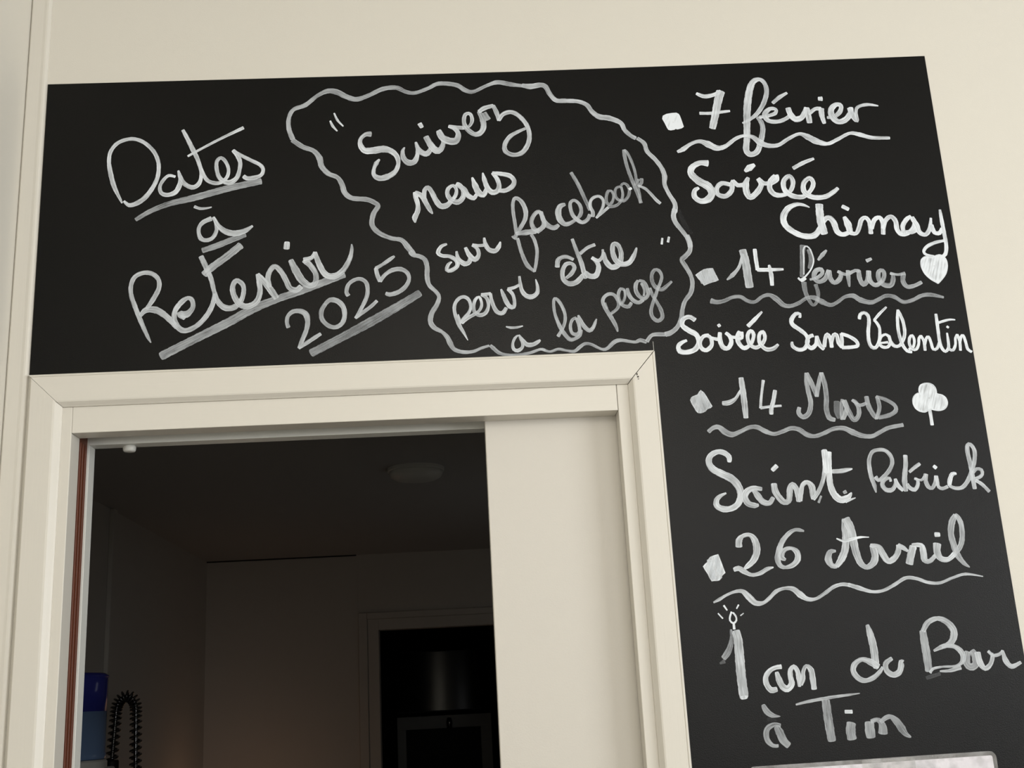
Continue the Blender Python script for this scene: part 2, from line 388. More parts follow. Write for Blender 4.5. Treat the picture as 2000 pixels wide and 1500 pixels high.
# ------------------------------------------------------------------ handwriting, word by word
# (part name, label, (x0, y0, scale) of the tracing window, [(opacity, strokes), ...])
ZA = (180, 230, .18); ZB = (230, 440, .24); ZC = (520, 470, .18); ZD = (550, 140, .26); ZE = (780, 470, 1 / 6); ZF = (1060, 530, .14)
ZG = (1000, 140, .2); ZH = (1300, 460, .2); ZI = (680, 180, .19); ZJ = (840, 280, .24); ZK = (1080, 290, .12); ZL = (860, 540, .14)
ZM = (1280, 130, .24); ZN = (1480, 360, .2); ZO = (1620, 580, .15); ZP = (1340, 710, .22); ZQ = (1370, 860, .16); ZR = (1660, 850, .15)
ZS = (1360, 990, .15); ZT_ = (1580, 970, .18); ZU = (1370, 1160, .14); ZV = (1600, 1180, .2); ZW = (1440, 1290, .14)
WORDS = [
('word', 'handwritten word Dates', [(.84, ZA, '325,925,18 240,750,50 200,600,50 183,480,42 200,370,42 270,280,42 380,235,42 480,235,42 580,280,42 670,370,42 715,470,42 722,560,43 705,660,45 650,770,48 570,870,55 480,930,55 400,948,45 345,905,25'),
  (.84, ZA, '900,640,30 830,628,35 770,680,38 735,750,38 750,815,45 815,838,48 900,810,55 945,740,55 960,660,45 935,575,20* 955,640,45 1000,715,48 1080,755,52 1140,735,52 1175,680,42 1183,600,36 1165,510,36'),
  (.84, ZA, '985,135,35 1030,220,45 1090,340,50 1140,440,45 1168,520,42 1200,600,40 1250,680,42 1330,710,45 1400,700,42 1465,640,38 1480,560,36 1450,480,38 1400,435,40 1355,470,40 1350,550,42 1375,640,45 1430,690,55 1500,700,60 1570,650,50 1600,560,42 1605,480,45 1570,400,50 1530,355,40*'),
  (.84, ZA, '1535,360,40 1600,400,38 1720,460,40 1820,510,40 1855,560,40 1835,620,40 1760,650,50 1680,658,50 1645,635,45 / 1040,418,26 1120,372,28 1380,235,30 1640,110,40')]),
('underline', 'straight underline below Dates', [(.56, ZA, '475,1105,45 640,1010,55 850,930,62 1100,870,75 1500,760,78 1830,690,70')]),
('word', 'handwritten word à between Dates and Retenir', [(.8, ZA, '1110,965,35 1170,985,32 1240,982,25 1295,970,14'),
  (.75, ZA, '1290,1095,55 1210,1130,50 1165,1180,42 1155,1240,40 1180,1310,50 1240,1330,45 1310,1300,45 1350,1220,42 1345,1140,45 1315,1080,30* 1370,1170,45 1440,1230,65 1540,1255,70 1650,1230,60 1740,1175,25')]),
('underline', 'short underline below à', [(.55, ZA, '1200,1440,60 1350,1390,70 1500,1330,65 1660,1270,55')]),
('word', 'handwritten word Retenir', [(.74, ZB, '270,955,8 240,900,30 185,775,38 140,660,38 110,570,35 108,490,35 140,420,38 210,387,38 280,395,38 330,440,35 335,510,38 290,600,42 235,680,30'),
  (.74, ZB, '185,735,30 230,690,50 310,690,58 380,730,50 440,785,45 480,830,40 / 545,755,40 505,722,55 560,725,60 610,670,38 605,610,38 570,592,35 520,625,45 470,690,42 460,760,42 490,830,48 550,858,45 640,820,42 720,740,42 770,650,40 790,560,35'),
  (.74, ZB, '678,255,42 720,345,45 760,440,38 785,540,35 815,620,42 870,670,50 940,670,50 1000,620,42 1025,540,36 1015,480,38 965,450,40 935,500,42 945,570,45 990,640,50 1060,660,50 1130,620,48 1158,540,42 1150,460,42 1140,400,35* 1185,450,45 1240,520,55 1290,590,50'),
  (.74, ZB, '1235,500,38 1222,430,42 1240,370,42 1280,335,42 1330,380,42 1370,450,45 1400,510,45 1450,528,50 1490,500,45 / 1408,285,40 1450,370,62 1500,450,60 1560,490,50 1605,470,45 1612,400,42 1570,330,45 1520,285,50* 1580,262,32 1605,222,32* 1640,320,48 1690,400,50 1760,415,55 1830,370,45 1885,280,38 1905,200,28 1903,155,10'),
  (.62, ZB, '705,400,58 770,340,62 880,260,60 1000,165,62'), (.8, ZB, '1378,140,46 1373,190,48')]),
('underline', 'long underline below Retenir', [(.55, ZB, '355,1065,75 600,940,70 900,790,75 1100,680,75 1300,600,60 1500,530,65 1840,400,60')]),
('number', 'handwritten year 2025', [(.68, ZC, '240,940,45 225,890,42 235,820,42 290,770,50 370,765,55 430,800,65 450,880,55 435,970,50 395,1070,50 355,1165,36* 440,1110,45 530,1050,45 590,1012,38'),
  (.66, ZC, '640,690,45 600,760,50 605,850,50 670,920,48 750,940,48 820,900,50 850,820,50 835,720,55 770,655,60 690,645,55 640,690,40'),
  (.7, ZC, '890,595,45 870,560,45 890,480,42 950,430,42 1020,415,42 1080,450,45 1100,520,45 1090,610,45 1040,720,42 970,840,30* 1040,785,42 1130,720,40 1200,655,38'),
  (.7, ZC, '1390,170,22 1340,205,45 1260,260,36 1190,300,40* 1205,370,48 1235,440,45* 1290,370,40 1370,320,50 1460,310,50 1530,350,45 1550,420,40 1510,500,48 1430,560,50 1340,585,50 1300,572,38')]),
('underline', 'underline below 2025', [(.46, ZC, '490,1220,90 800,1060,90 1100,900,105 1400,730,95 1665,570,80')]),
('bubble_outline', 'wavy speech-bubble outline', [
  (.62, ZD, '1820,108,22 1720,95,35 1620,80,35 1540,105,25 1440,150,28 1380,140,35 1310,100,35 1180,90,32 1100,125,28 1000,160,28 930,150,30 860,120,35 760,130,35 650,180,32 560,208,38 480,185,40 420,155,45 350,145,38 270,180,28 180,250,35 90,285,30 55,350,30 55,430,35 83,505,38*'),
  (.62, ZD, '83,515,38 160,565,38 240,595,35 285,650,45 300,710,40 350,765,38 420,795,32 455,850,40 475,910,40 530,950,38 640,960,38 700,985,35 725,1010,35 690,1070,38 680,1150,38 730,1210,38 820,1250,32 900,1265,35 950,1320,45 990,1370,40'),
  (.64, ZE, '130,130,58 160,165,55 240,185,50 300,225,55 325,310,55 325,420,58 350,520,50 430,600,45 465,660,45 440,750,55 380,850,60 365,950,60 410,1020,58 500,1070,40 560,1130,55 590,1190,65 640,1270,50 740,1305,45 860,1300,38 960,1260,35 1050,1232,30'),
  (.6, ZL, '700,965,42 740,1000,58 820,1065,50 930,1095,42 1080,1095,42 1250,1065,42 1400,1015,38 1460,1030,40'),
  (.62, ZF, '-10,1085,42 100,1120,35 220,1085,42 330,1105,35 440,1115,45 520,1055,50 590,1010,45 680,1020,42 820,1085,38 900,1075,50 1000,985,60 1090,960,50 1220,980,42 1300,985,42 1360,960,60 1445,985,50*'),
  (.58, ZF, '1455,975,60 1510,900,50 1570,880,58 1700,880,60'),
  (.7, ZG, '100,135,40 180,145,58 280,130,50 330,150,48 370,220,45 430,280,45 520,285,45 640,290,40 730,325,45 780,390,45 850,440,55 950,455,55 1060,500,45 1100,570,42 1160,625,40 1205,650,38 / 1225,652,35 1290,700,42 1320,780,42 1400,860,42 1460,940,42 1490,1020,50 1490,1100,40 1530,1190,38 1590,1290,45 1590,1370,50'),
  (.66, ZM, '158,1165,45 147,1215,40 165,1270,40 220,1340,35 262,1400,35 283,1470,36'),
  (.62, ZH, '213,0,36 240,70,42 235,150,45 190,205,50 158,240,46 200,310,45 245,390,40 262,470,42 245,560,45 190,640,40 165,720,42 150,820,45 110,900,42 50,950,50 0,965,52')]),
('quote_mark', 'opening pair of quote strokes', [(.95, ZD, '365,370,14 385,410,20 418,446,10 / 395,312,12 420,365,18 463,410,10')]),
('word', 'handwritten word Suivez', [(.8, ZI, '232,432,60 180,435,45 130,480,38 125,540,50 170,600,65 260,600,75 360,585,75 440,605,60 500,660,52 515,740,40 480,820,50 400,870,65 320,885,60 265,850,45 265,790,35 290,730,45 322,692,20'),
  (.74, ZI, '580,568,12 560,610,38 570,680,55 620,725,65 680,715,60 710,650,42 712,580,35 695,515,22* 730,600,58 800,635,60 840,600,50 850,560,35'),
  (.74, ZI, '800,460,55 850,545,65 905,600,75 950,590,60 978,520,42 965,450,50 930,400,55* 970,470,72 1050,505,80 1112,495,72 1132,430,50 1095,375,45 1035,352,36* 1100,362,42 1190,368,40'),
  (.76, ZI, '1180,372,30 1245,350,30 1275,290,38 1255,225,35 1205,230,40 1190,300,42 1215,370,50 1290,430,50 1350,425,55 1390,370,55 1385,290,60 1345,200,40* 1400,165,50 1490,140,38* 1525,210,48 1550,290,36* 1590,230,45 1670,205,45 1750,240,45 1830,330,45 1862,430,45 1850,530,48 1790,620,50 1700,645,45 1620,610,50 1610,540,45 1660,460,45 1740,410,35 1820,375,28'),
  (.6, ZI, '1400,215,46 1440,280,52'), (.85, ZI, '735,325,46 758,362,42')]),
('word', 'handwritten word nous', [(.84, ZI, '690,1340,16 685,1290,58 715,1220,50 715,1150,45 695,1080,50 690,1032,45* 760,1070,58 800,1140,52 840,1210,46 868,1250,12'),
  (.8, ZI, '785,1090,38 785,1010,45 820,980,45 860,1030,50 900,1110,55 950,1170,62 1010,1165,60 1060,1120,45 1105,1060,38 1112,1000,34 1080,960,35 1030,990,40 1020,1050,45 1060,1110,52 1130,1130,58 1180,1080,50 1182,1010,45 1150,955,42 1115,945,42* 1190,1000,58 1230,1060,52 1290,1090,50 1320,1050,30'),
  (.84, ZI, '1275,878,18 1305,960,62 1340,1030,66 1390,1060,52 1420,1000,42 / 1383,830,14 1400,900,48 1430,980,52 1480,1030,58 1535,1015,56 1552,960,46 1530,890,46 1485,832,36* 1570,840,45 1660,860,50 1705,910,45 1690,965,52 1620,1010,48 1550,1012,40')]),
('word', 'handwritten word sur', [(.84, ZJ, '135,820,18 90,840,30 65,890,35 100,915,30 160,920,32 215,955,35 220,1000,35 170,1035,35 135,1030,30 150,985,28 175,965,15'),
  (.78, ZJ, '215,880,18 230,940,34 280,980,44 320,965,38 325,930,28 / 288,850,26 320,910,40 365,945,45 395,910,34 385,860,30 347,828,28* 400,832,25 445,828,25 / 440,770,18 450,820,35 480,865,40 530,875,40 560,840,35 572,802,12')]),
('word', 'handwritten word facebook', [(.66, ZJ, '680,770,42 702,745,30 690,650,28 675,550,28 675,480,28 695,445,30 740,470,35 775,540,38 775,610,35 740,680,32 705,735,30* 780,725,48 860,715,42 / 712,775,28 745,890,30 790,990,36 850,1042,22* 865,960,28 870,870,28 850,790,28 825,745,28'),
  (.66, ZJ, '870,718,40 925,670,38 915,600,34 885,555,30 845,585,34 825,640,32 845,695,38 880,712,40 / 905,558,26 920,620,38 960,670,44 1010,688,42 1045,665,30'),
  (.66, ZK, '195,910,55 120,940,85 85,1030,100 110,1150,100 190,1230,80 280,1215,65 380,1150,50 440,1090,62 460,1010,62 430,910,55 350,845,50 285,880,55 285,980,60 325,1090,65 400,1165,68 480,1205,66 560,1160,62 600,1080,62'),
  (.52, ZK, '295,395,56 400,570,60 500,780,62 600,1000,55'), (.72, ZK, '645,1105,70 650,1040,62 605,940,55 615,850,50 670,795,50 750,780,50 810,830,50 820,920,50 775,1030,46 705,1130,36* 820,1030,48 900,960,45'),
  (.5, ZK, '960,690,30 900,695,52 868,780,50 872,880,54 920,915,56 970,860,45 985,770,40 955,695,40 / 900,945,50 960,948,54 1040,925,50 1100,870,42 / 1100,620,38 1030,645,45 1008,730,50 1040,820,50 1110,845,50 1135,760,45 1125,680,40 1108,625,40 / 1110,600,40 1150,568,42 1210,600,50 1245,690,50 1220,790,50 1150,855,52 1090,845,46'),
  (.9, ZK, '1240,665,46 1275,648,46'), (.5, ZK, '1160,30,68 1165,120,60 1200,280,55 1270,480,58 1340,650,58 1400,790,58 1430,885,60 / 1332,600,40 1352,500,45 1320,330,45 1260,170,48 1200,60,46 1160,25,36 / 1425,880,38 1410,760,45 1385,640,48 1375,560,40 1395,505,40 / 1440,495,58 1440,560,56 1390,615,46*'),
  (.68, ZK, '1400,612,42 1500,655,48 1590,740,50 1680,840,55 1745,895,52')]),
('word', 'handwritten word être', [(.7, ZJ, '1035,1005,38 1042,950,38 1080,925,32 1120,925,30 1165,945,26 / 1110,1095,25 1150,1060,34 1175,1010,34 1150,978,30 1105,985,34 1078,1040,36 1085,1105,38 1130,1142,42 1190,1130,44 1245,1075,40'),
  (.68, ZJ, '1157,780,26 1190,870,32 1230,970,38 1252,1050,38 1268,1098,26 / 1222,897,28 1280,850,28 1340,825,28'),
  (.74, ZJ, '1262,1050,36 1300,1080,46 1350,1075,46 1372,1010,40 1352,960,36 1318,932,30* 1370,955,30 1405,915,26 1405,865,18 / 1410,890,30 1430,960,44 1480,1008,48 1540,980,44 1555,900,38 1530,830,36 1492,820,36 1485,880,40 1510,950,44 1560,983,44 1620,970,42 1660,910,36 1680,850,12')]),
('quote_mark', 'closing pair of quote strokes', [(.88, ZJ, '1890,772,16 1885,820,20 / 1944,762,18 1936,803,20')]),
('word', 'handwritten word pour', [(.76, ZL, '385,890,8 330,790,40 270,690,58 220,570,50 195,460,48 210,370,48 270,300,50 340,285,50 400,330,50 425,420,45 400,500,45 340,570,50 285,640,45 / 250,530,18 262,590,38 280,660,34'),
  (.76, ZL, '300,645,55 380,580,55 470,530,50 540,480,42 575,410,42 570,340,38 540,285,38 490,320,45 465,410,48 480,500,50 550,540,58 630,510,58 670,420,45 660,330,50 620,275,52 575,255,46* 700,240,46'),
  (.76, ZL, '700,240,40 715,330,52 750,430,58 800,500,62 870,510,62 920,440,50 / 848,180,26 880,260,58 920,350,66 970,420,66 1025,425,56 1035,350,45 1010,250,48 945,178,50* 1030,155,46 1100,120,40 / 1103,0,32 1115,100,48 1140,200,58 1200,270,68 1280,283,72 1350,230,58 1355,140,46 1330,40,14')]),
('word', 'handwritten word à below pour', [(.76, ZL, '918,700,18 980,715,36 1070,710,34 1150,690,18 / 1085,820,20 1040,860,38 1010,940,38 1025,1015,50 1080,1035,55 1140,995,45 1150,930,45 1115,860,40 1098,815,20* 1150,890,52 1210,950,66 1290,950,62 1350,920,56 1393,888,30')]),
('word', 'handwritten word la', [(.64, ZF, '215,905,48 265,820,45 308,710,45 310,600,45 270,490,48 210,400,48 165,378,38 152,450,42 165,570,42 200,680,48 250,790,56 310,880,58 380,950,58 450,940,50 520,890,50 535,820,44'),
  (.66, ZF, '465,645,34 410,680,44 385,770,44 410,860,48 475,880,55 515,830,48 500,730,48 465,655,42 / 495,615,30 530,690,58 580,770,62 650,825,62 700,790,52 730,720,42 750,665,18')]),
('word', 'handwritten word page', [(.6, ZF, '1045,840,20 1025,770,50 960,650,62 890,540,58 840,440,50 850,370,50 910,320,50 980,320,50 1030,370,50 1060,450,48 1040,520,46 955,590,40 / 870,440,30 900,520,30'),
  (.58, ZF, '1140,260,38 1085,245,44 1055,330,48 1080,430,50 1130,480,56 1200,490,56 1235,440,48 / 1085,470,38 1130,410,38 1150,330,38 1140,260,34 / 1180,240,40 1210,340,58 1270,410,58 1340,435,56 1400,400,46 / 1330,130,42 1300,180,56 1300,270,58 1350,350,58 1420,380,56 1470,320,52 1450,220,56 1400,145,56 1345,130,40 / 1375,170,34 1415,260,30 1410,340,30'),
  (.52, ZF, '1490,240,56 1530,330,50 1590,430,48 1650,540,55 1668,640,54 1610,690,58 1540,650,54 1510,560,50 1540,430,45 1580,320,48 1602,245,46 1640,160,45 1660,70,45 1620,-10,48 1560,-20,48 1520,50,50 1530,150,54 1580,225,58 1660,255,58 1730,205,52 1798,142,32')]),
('bullet', 'square dot before 7 février', [(1.05, ZM, None, '55,425 60,400 90,385 130,378 170,375 190,385 200,400 215,440 232,490 215,503 180,512 165,508 155,515 125,520 105,515 95,500 75,460')]),
('number', 'handwritten 7', [(.95, ZM, '335,220,26 400,243,36 480,228,32 530,200,28 / 362,380,26 450,380,26 540,370,26 605,362,18'), (.82, ZM, '530,205,68 510,280,65 490,380,60 465,500,55')]),
('word', 'handwritten word février after 7', [(.78, ZM, '710,460,14 770,430,25 830,380,35 880,300,38 905,210,38 890,140,35 850,105,32 800,120,45 770,180,55 750,300,60 745,450,55 745,580,50 740,680,50 775,715,45 830,690,45 860,600,45 875,510,40 860,450,38 830,415,28'),
  (.82, ZM, '850,412,28 920,400,30 975,380,32 980,348,24 930,345,34 890,390,45 920,440,38 1000,447,34 1070,420,32 1105,385,28 / 955,297,26 1010,250,34 1070,215,20'),
  (.86, ZM, '1080,340,42 1100,390,48 1140,428,52 1190,415,46 1215,370,38 1225,335,30 / 1230,340,46 1245,400,46 1255,455,45 / 1250,385,30 1300,345,32 1345,345,34 / 1350,345,46 1355,400,42 1375,462,28 / 1328,262,34 1355,262,38'),
  (.84, ZM, '1400,415,24 1450,410,34 1500,370,38 1510,320,34 1470,310,38 1430,350,48 1440,410,52 1490,450,45 1550,430,48 1590,375,44 1590,335,34 / 1580,340,42 1605,400,46 1640,440,34 1632,380,26 1645,332,26 1720,310,28 1812,320,12')]),
('underline', 'wavy underline below 7 février', [(.86, ZM, '180,695,22 225,675,40 290,630,28 360,610,32 430,635,58 500,665,48 570,650,34 650,590,30 720,565,25 790,575,35 850,620,52 920,645,40 1000,640,32 1080,590,30 1170,550,26 1240,575,52 1310,610,55 1400,630,30 1480,595,30 1580,545,26 1660,555,38 1760,580,32 1905,583,24')]),
('word', 'handwritten word Soirée above Chimay', [(.9, ZM, '425,788,55 360,785,42 300,820,50 290,870,55 350,930,62 430,975,68 460,1030,58 430,1080,58 370,1095,45 320,1060,45 320,1010,38 352,988,24'),
  (.88, ZM, '605,960,34 540,950,38 500,990,38 510,1040,38 570,1055,40 620,1010,40 625,950,38 632,928,30* 670,965,38 725,960,36 / 755,905,26 735,960,55 745,1030,52 775,1065,46 830,1020,48 862,960,42 838,915,40* 880,950,38 925,950,32'),
  (.9, ZM, '975,892,40 940,930,46 930,990,44 970,1040,44 1040,1045,36 1100,1010,34 1120,940,38 1090,892,36 1045,930,40 1050,1000,42 1110,1050,44 1200,1060,38 1262,1010,34 1285,950,38 1255,908,36 1208,950,40 1212,1020,44 1280,1063,44 1380,1060,40 1450,1020,36 1485,990,28 / 985,885,34 992,920,32 950,952,28'),
  (.95, ZM, '730,852,26 765,825,56 805,800,30 / 1122,828,30 1200,785,34 1288,750,22')]),
('word', 'handwritten word Chimay', [(.95, ZN, '505,225,10 440,200,30 370,198,40 290,240,58 250,320,64 270,400,60 350,465,58 450,505,56 550,500,60 610,430,55 640,360,50 690,325,50 740,370,60 775,460,56 830,490,48 890,470,42'),
  (.9, ZN, '600,200,74 605,280,75 620,380,78 650,480,72 / 845,320,36 880,390,72 900,460,56 / 825,215,40 885,245,40'),
  (.95, ZN, '905,475,42 960,480,38 990,420,44 1010,350,44 1050,325,38 1090,370,44 1105,480,44 / 1110,430,44 1140,345,44 1190,325,42 1220,380,44 1225,485,44 / 1225,430,40 1250,350,42 1300,315,42 1345,360,48 1360,440,48 1400,485,46 1460,480,42 1520,420,40 1530,350,36'),
  (.92, ZN, '1430,480,40 1415,410,45 1450,345,45 1492,312,30 / 1505,325,44 1550,400,55 1580,470,48 1640,490,42 1680,430,42 1690,330,22 / 1695,400,42 1725,470,44 1775,475,42 1795,430,28 / 1450,462,30 1500,470,40 1540,450,40'),
  (.95, ZN, '1778,250,24 1795,350,38 1820,480,38 1840,600,38 1832,680,38 1795,710,30 / 1820,550,26 1730,570,34 1650,610,34 1620,660,28 1650,690,28 1720,705,26')]),
('heart_drawing', 'filled heart drawing right of 14 février', [(1.0, (1780, 480, .06), None, '540,350 470,355 420,370 360,410 320,460 300,520 300,580 315,660 340,740 385,830 440,920 520,1005 620,1080 740,1160 860,1235 890,1235 910,1215 980,1130 1050,1030 1110,930 1150,830 1172,720 1175,600 1155,500 1120,420 1070,350 1000,320 950,300 900,290 820,300 740,340 690,365 640,380 590,360'),
  (1.0, (1780, 480, .06), '640,385,50 540,352,50 420,375,52 330,460,52 315,580,52 350,735,52 450,915,52 620,1075,50 870,1222,50* 1045,1020,52 1140,830,52 1160,600,52 1110,430,50 1000,330,50 900,300,50 740,350,45')]),
('bullet', 'square dot before 14 février', [(.72, ZH, None, '290,385 330,355 370,330 410,320 450,318 470,350 495,390 520,435 490,450 450,460 410,475 375,490 350,455 315,420'), (.6, ZH, '330,370,50 370,460,50 / 390,340,60 420,450,60 / 440,330,50 490,430,50')]),
('number', 'handwritten 14 before février', [(.72, ZH, '600,432,14 650,390,42 710,320,30 740,240,30 752,180,34 / 752,145,70 780,250,78 800,380,80 820,500,80'), (1.0, ZH, '870,135,38 880,220,40 898,335,38* 1000,335,40 1148,330,24 / 1010,290,24 1030,380,44 1040,485,36')]),
('word', 'handwritten word février after the first 14', [(.4, ZN, '440,600,58 435,700,46 435,800,46 430,900,40 / 500,640,46 520,720,42 510,820,42'), (.95, ZN, '420,930,18 460,905,18 520,830,14 545,750,14 530,680,14 500,620,14 465,605,14 445,640,14 450,720,14 450,800,13 450,880,13 / 395,915,20 430,942,26 470,920,18'),
  (.42, ZN, '450,960,52 465,1050,44 500,1130,38 540,1180,28 575,1150,34 590,1070,38 565,980,38'),
  (.6, ZN, '510,930,22 580,912,34 630,870,38 620,832,42 570,842,48 548,900,46 590,950,44 655,925,46 690,840,36 / 695,845,46 710,920,48 750,962,44 800,925,48 812,870,40 782,852,30* 860,880,32 925,850,28 / 880,845,42 885,920,42 895,1000,16 / 900,872,28 950,842,32 990,848,36'),
  (.6, ZN, '985,845,42 995,920,48 1030,978,48 1070,940,46 1082,850,48* 1095,940,48 1150,985,44 1210,950,42 1235,890,42 1220,842,38 1182,852,42 1180,920,48 1230,980,52 1300,985,48 1322,925,46 1315,880,36 1295,870,26* 1370,882,26 1435,868,34 / 1420,880,48 1418,950,48 1460,1000,44 1530,990,38 1598,957,36'),
  (.74, ZN, '590,740,22 630,690,42 670,645,20 / 1062,748,36 1108,728,28')]),
('underline', 'wavy underline below 14 février', [(.5, ZH, '445,640,58 500,652,44 570,640,38 650,605,35 730,600,38 800,640,38 870,650,34 940,600,34 1010,582,38 1080,620,58 1150,680,48 1220,690,38 1300,660,38 1380,610,32 1450,610,48 1530,650,56 1610,680,38 1680,650,34 1750,600,32 1830,590,48 1900,630,56 2000,655,44 2070,630,38 2150,590,38 2230,600,42 2320,650,38 2410,632,36 2500,588,38 2590,580,42 2712,605,22')]),
('word', 'handwritten word Soirée before Sans', [(.97, ZH, '285,825,48 230,795,42 170,820,48 165,880,48 230,930,56 300,970,52 325,1040,48 290,1110,52 210,1140,48 140,1130,52 125,1080,44 160,1045,38 205,1025,26'),
  (.97, ZH, '420,975,36 370,985,38 335,1040,40 350,1100,42 400,1120,44 450,1070,40 440,1000,38 400,975,36 / 440,1000,34 510,1015,34 / 530,950,38 530,1020,48 560,1090,48 610,1100,44 642,1040,44 622,980,38 588,952,34* 640,990,34 690,995,28 / 515,870,32 528,888,34'),
  (.97, ZH, '722,940,42 700,1000,48 720,1060,44 770,1100,44 835,1055,34 860,970,38 830,930,36 800,980,38 820,1060,40 880,1095,40 940,1060,38 970,1000,36 950,940,36 915,970,36 920,1050,40 980,1110,42 1050,1105,42 1098,1065,26 / 742,945,36 745,1000,32 705,1015,26'), (.9, ZH, '805,885,40 870,820,40 940,745,18')]),
('word', 'handwritten word Sans', [(1.0, ZH, '1310,800,28 1312,768,30 1270,765,38 1230,820,44 1240,870,44 1310,920,42 1370,970,38 1390,1030,38 1360,1100,40 1300,1115,38 1240,1080,38 1235,1040,24'),
  (1.0, ZH, '1440,975,36 1400,990,38 1380,1050,38 1420,1100,44 1470,1060,40 1475,985,36* 1505,1070,44 1545,1110,34 / 1550,1085,38 1560,1000,38 1580,965,38 1610,1010,40 1622,1090,40 / 1620,1040,36 1640,972,36 1670,972,38 1690,1050,40 1722,1090,36* 1722,1020,36 1715,960,34* 1790,985,36 1860,1030,38 1875,1075,36 1820,1090,36 1725,1095,36')]),
('word', 'handwritten word Valentin', [(1.0, ZO, '390,285,45 400,230,45 450,205,46 500,240,46 515,320,48 505,450,48 515,580,48 550,650,48 600,660,48 640,600,45 655,500,40 650,400,40 610,330,40 582,303,34* 650,220,38 740,132,26'),
  (1.0, ZO, '722,488,32 670,520,40 650,600,42 690,650,42 760,650,42 792,590,40 770,510,40 722,486,34 / 660,600,24 760,590,34 / 775,510,42 800,590,48 850,640,48 910,635,42 960,560,44 980,460,44 960,330,44 920,230,44 890,170,32* 885,250,40 890,380,44 910,500,44 950,620,46 1010,700,44 1072,718,36'),
  (1.0, ZO, '1035,680,36 1090,650,36 1105,570,36 1080,500,36 1045,530,40 1040,610,40 1080,680,40 1130,680,40 1160,620,38 1165,540,38 1190,505,34* 1230,580,40 1245,695,40 / 1240,620,36 1260,540,38 1290,520,38 1320,590,40 1350,680,40 1400,670,40 1430,590,36'),
  (1.0, ZO, '1385,225,38 1400,330,44 1415,450,44 1430,560,44 1460,660,44 1510,710,40 1550,660,40 1545,570,38 1530,470,24 / 1420,335,34 1500,310,34 1570,295,28 1635,298,16 / 1528,385,32 1550,400,30 / 1545,610,30 1560,680,40 1610,690,40 1640,620,36 1640,540,36 1662,490,34* 1695,580,38 1705,695,38 / 1700,600,32 1712,520,36 1740,500,36 1770,580,40 1800,680,40 1850,715,38')]),
('bullet', 'square dot before 14 Mars', [(.74, ZP, None, '35,325 45,300 60,290 100,275 115,250 130,235 150,250 162,262 175,280 205,330 235,380 220,395 190,405 175,425 155,435 130,442 105,440 85,420 75,400 50,360'), (.5, ZP, '100,290,50 140,420,50 / 140,270,50 200,390,50')]),
('number', 'handwritten 14 before Mars', [(.78, ZP, '325,352,36 380,348,48 440,310,30 480,240,18 / 488,130,46 505,250,54 520,370,54 532,480,44'), (.8, ZP, '685,150,28 675,230,24 665,320,24 662,395,26* 750,382,24 845,375,20 / 790,240,36 775,330,38 757,400,40 757,448,36')]),
('word', 'handwritten word Mars', [(.56, ZP, '1005,392,36 1000,440,42 1040,475,44 1090,440,46 1107,350,44 1085,250,42 1070,160,42 1070,88,38* 1120,190,46 1160,290,34* 1175,190,40 1200,85,36* 1230,180,44 1245,300,44 1245,400,46 1270,480,48 1320,500,38'),
  (.3, ZP, '1340,340,56 1340,420,58 1360,480,46'), (.55, ZP, '1385,320,28 1380,400,34 1385,495,34 / 1392,330,34 1425,400,44 1395,490,38 / 1405,330,42 1440,420,48 1490,500,44 1532,460,40 1530,390,40 1500,340,36 1475,325,26* 1540,370,30 1600,352,30 / 1600,295,38 1620,380,46 1660,450,44 1690,490,28* 1715,400,38 1705,330,38 1690,295,28* 1770,320,34 1850,370,34 1860,420,38 1800,460,38 1710,480,36')]),
('underline', 'wavy underline below 14 Mars', [(.58, ZP, '200,605,38 240,572,38 290,565,45 350,610,58 410,630,48 480,605,36 560,568,36 630,565,42 700,600,44 780,625,34 860,602,36 930,575,38 1000,585,44 1070,630,46 1140,645,36 1220,620,36 1310,580,36 1400,575,42 1480,610,56 1560,640,44 1650,645,38 1720,610,36 1800,570,36 1925,545,34')]),
('clover_drawing', 'filled three-leaf clover drawing', [(.96, (1760, 730, .06), None, '990,320 890,298 820,295 760,300 690,325 620,360 585,410 570,470 575,530 590,580 610,625 540,620 480,650 430,690 390,750 370,820 370,900 380,980 410,1060 450,1130 520,1190 600,1230 690,1260 780,1265 830,1240 880,1200 940,1170 1000,1165 1100,1190 1200,1215 1310,1205 1400,1170 1460,1120 1500,1060 1518,990 1520,920 1505,850 1470,780 1410,720 1340,680 1280,660 1220,650 1165,650 1162,590 1150,520 1120,450 1080,390 1040,350'),
  (.95, (1760, 730, .06), '640,690,45 590,590,50 590,470,50 640,370,50 760,320,50 890,318,50 990,345,50 1070,410,50 1130,520,50 1145,650,50* 1220,672,50 1340,702,50 1450,790,50 1500,920,50 1480,1050,50 1390,1150,50 1200,1192,50 1000,1150,50* 870,1190,50 780,1240,50 600,1210,50 470,1110,50 400,980,50 390,820,50 450,705,50 540,640,50 610,650,45'),
  (1.0, (1330, 710, .28), '1735,322,24 1744,375,24 1752,428,24')]),
('word', 'handwritten word Saint', [(.8, ZQ, '340,262,50 335,200,68 270,150,68 190,142,62 110,190,72 90,270,80 140,350,88 250,410,94 370,470,98 450,560,94 480,660,86 450,770,78 370,830,72 270,840,78 190,800,76 185,730,68 230,680,46 300,645,22'),
  (.74, ZQ, '735,595,48 640,585,66 560,620,76 530,690,78 570,770,80 650,795,66 695,790,36 / 640,610,56 690,680,82 750,750,76 830,765,64 875,700,50 / 885,535,76 900,620,82 950,700,82 1010,755,76 1065,740,64 1075,670,76 1080,590,76 1110,540,66 1155,590,72 1185,680,80 1185,745,56'),
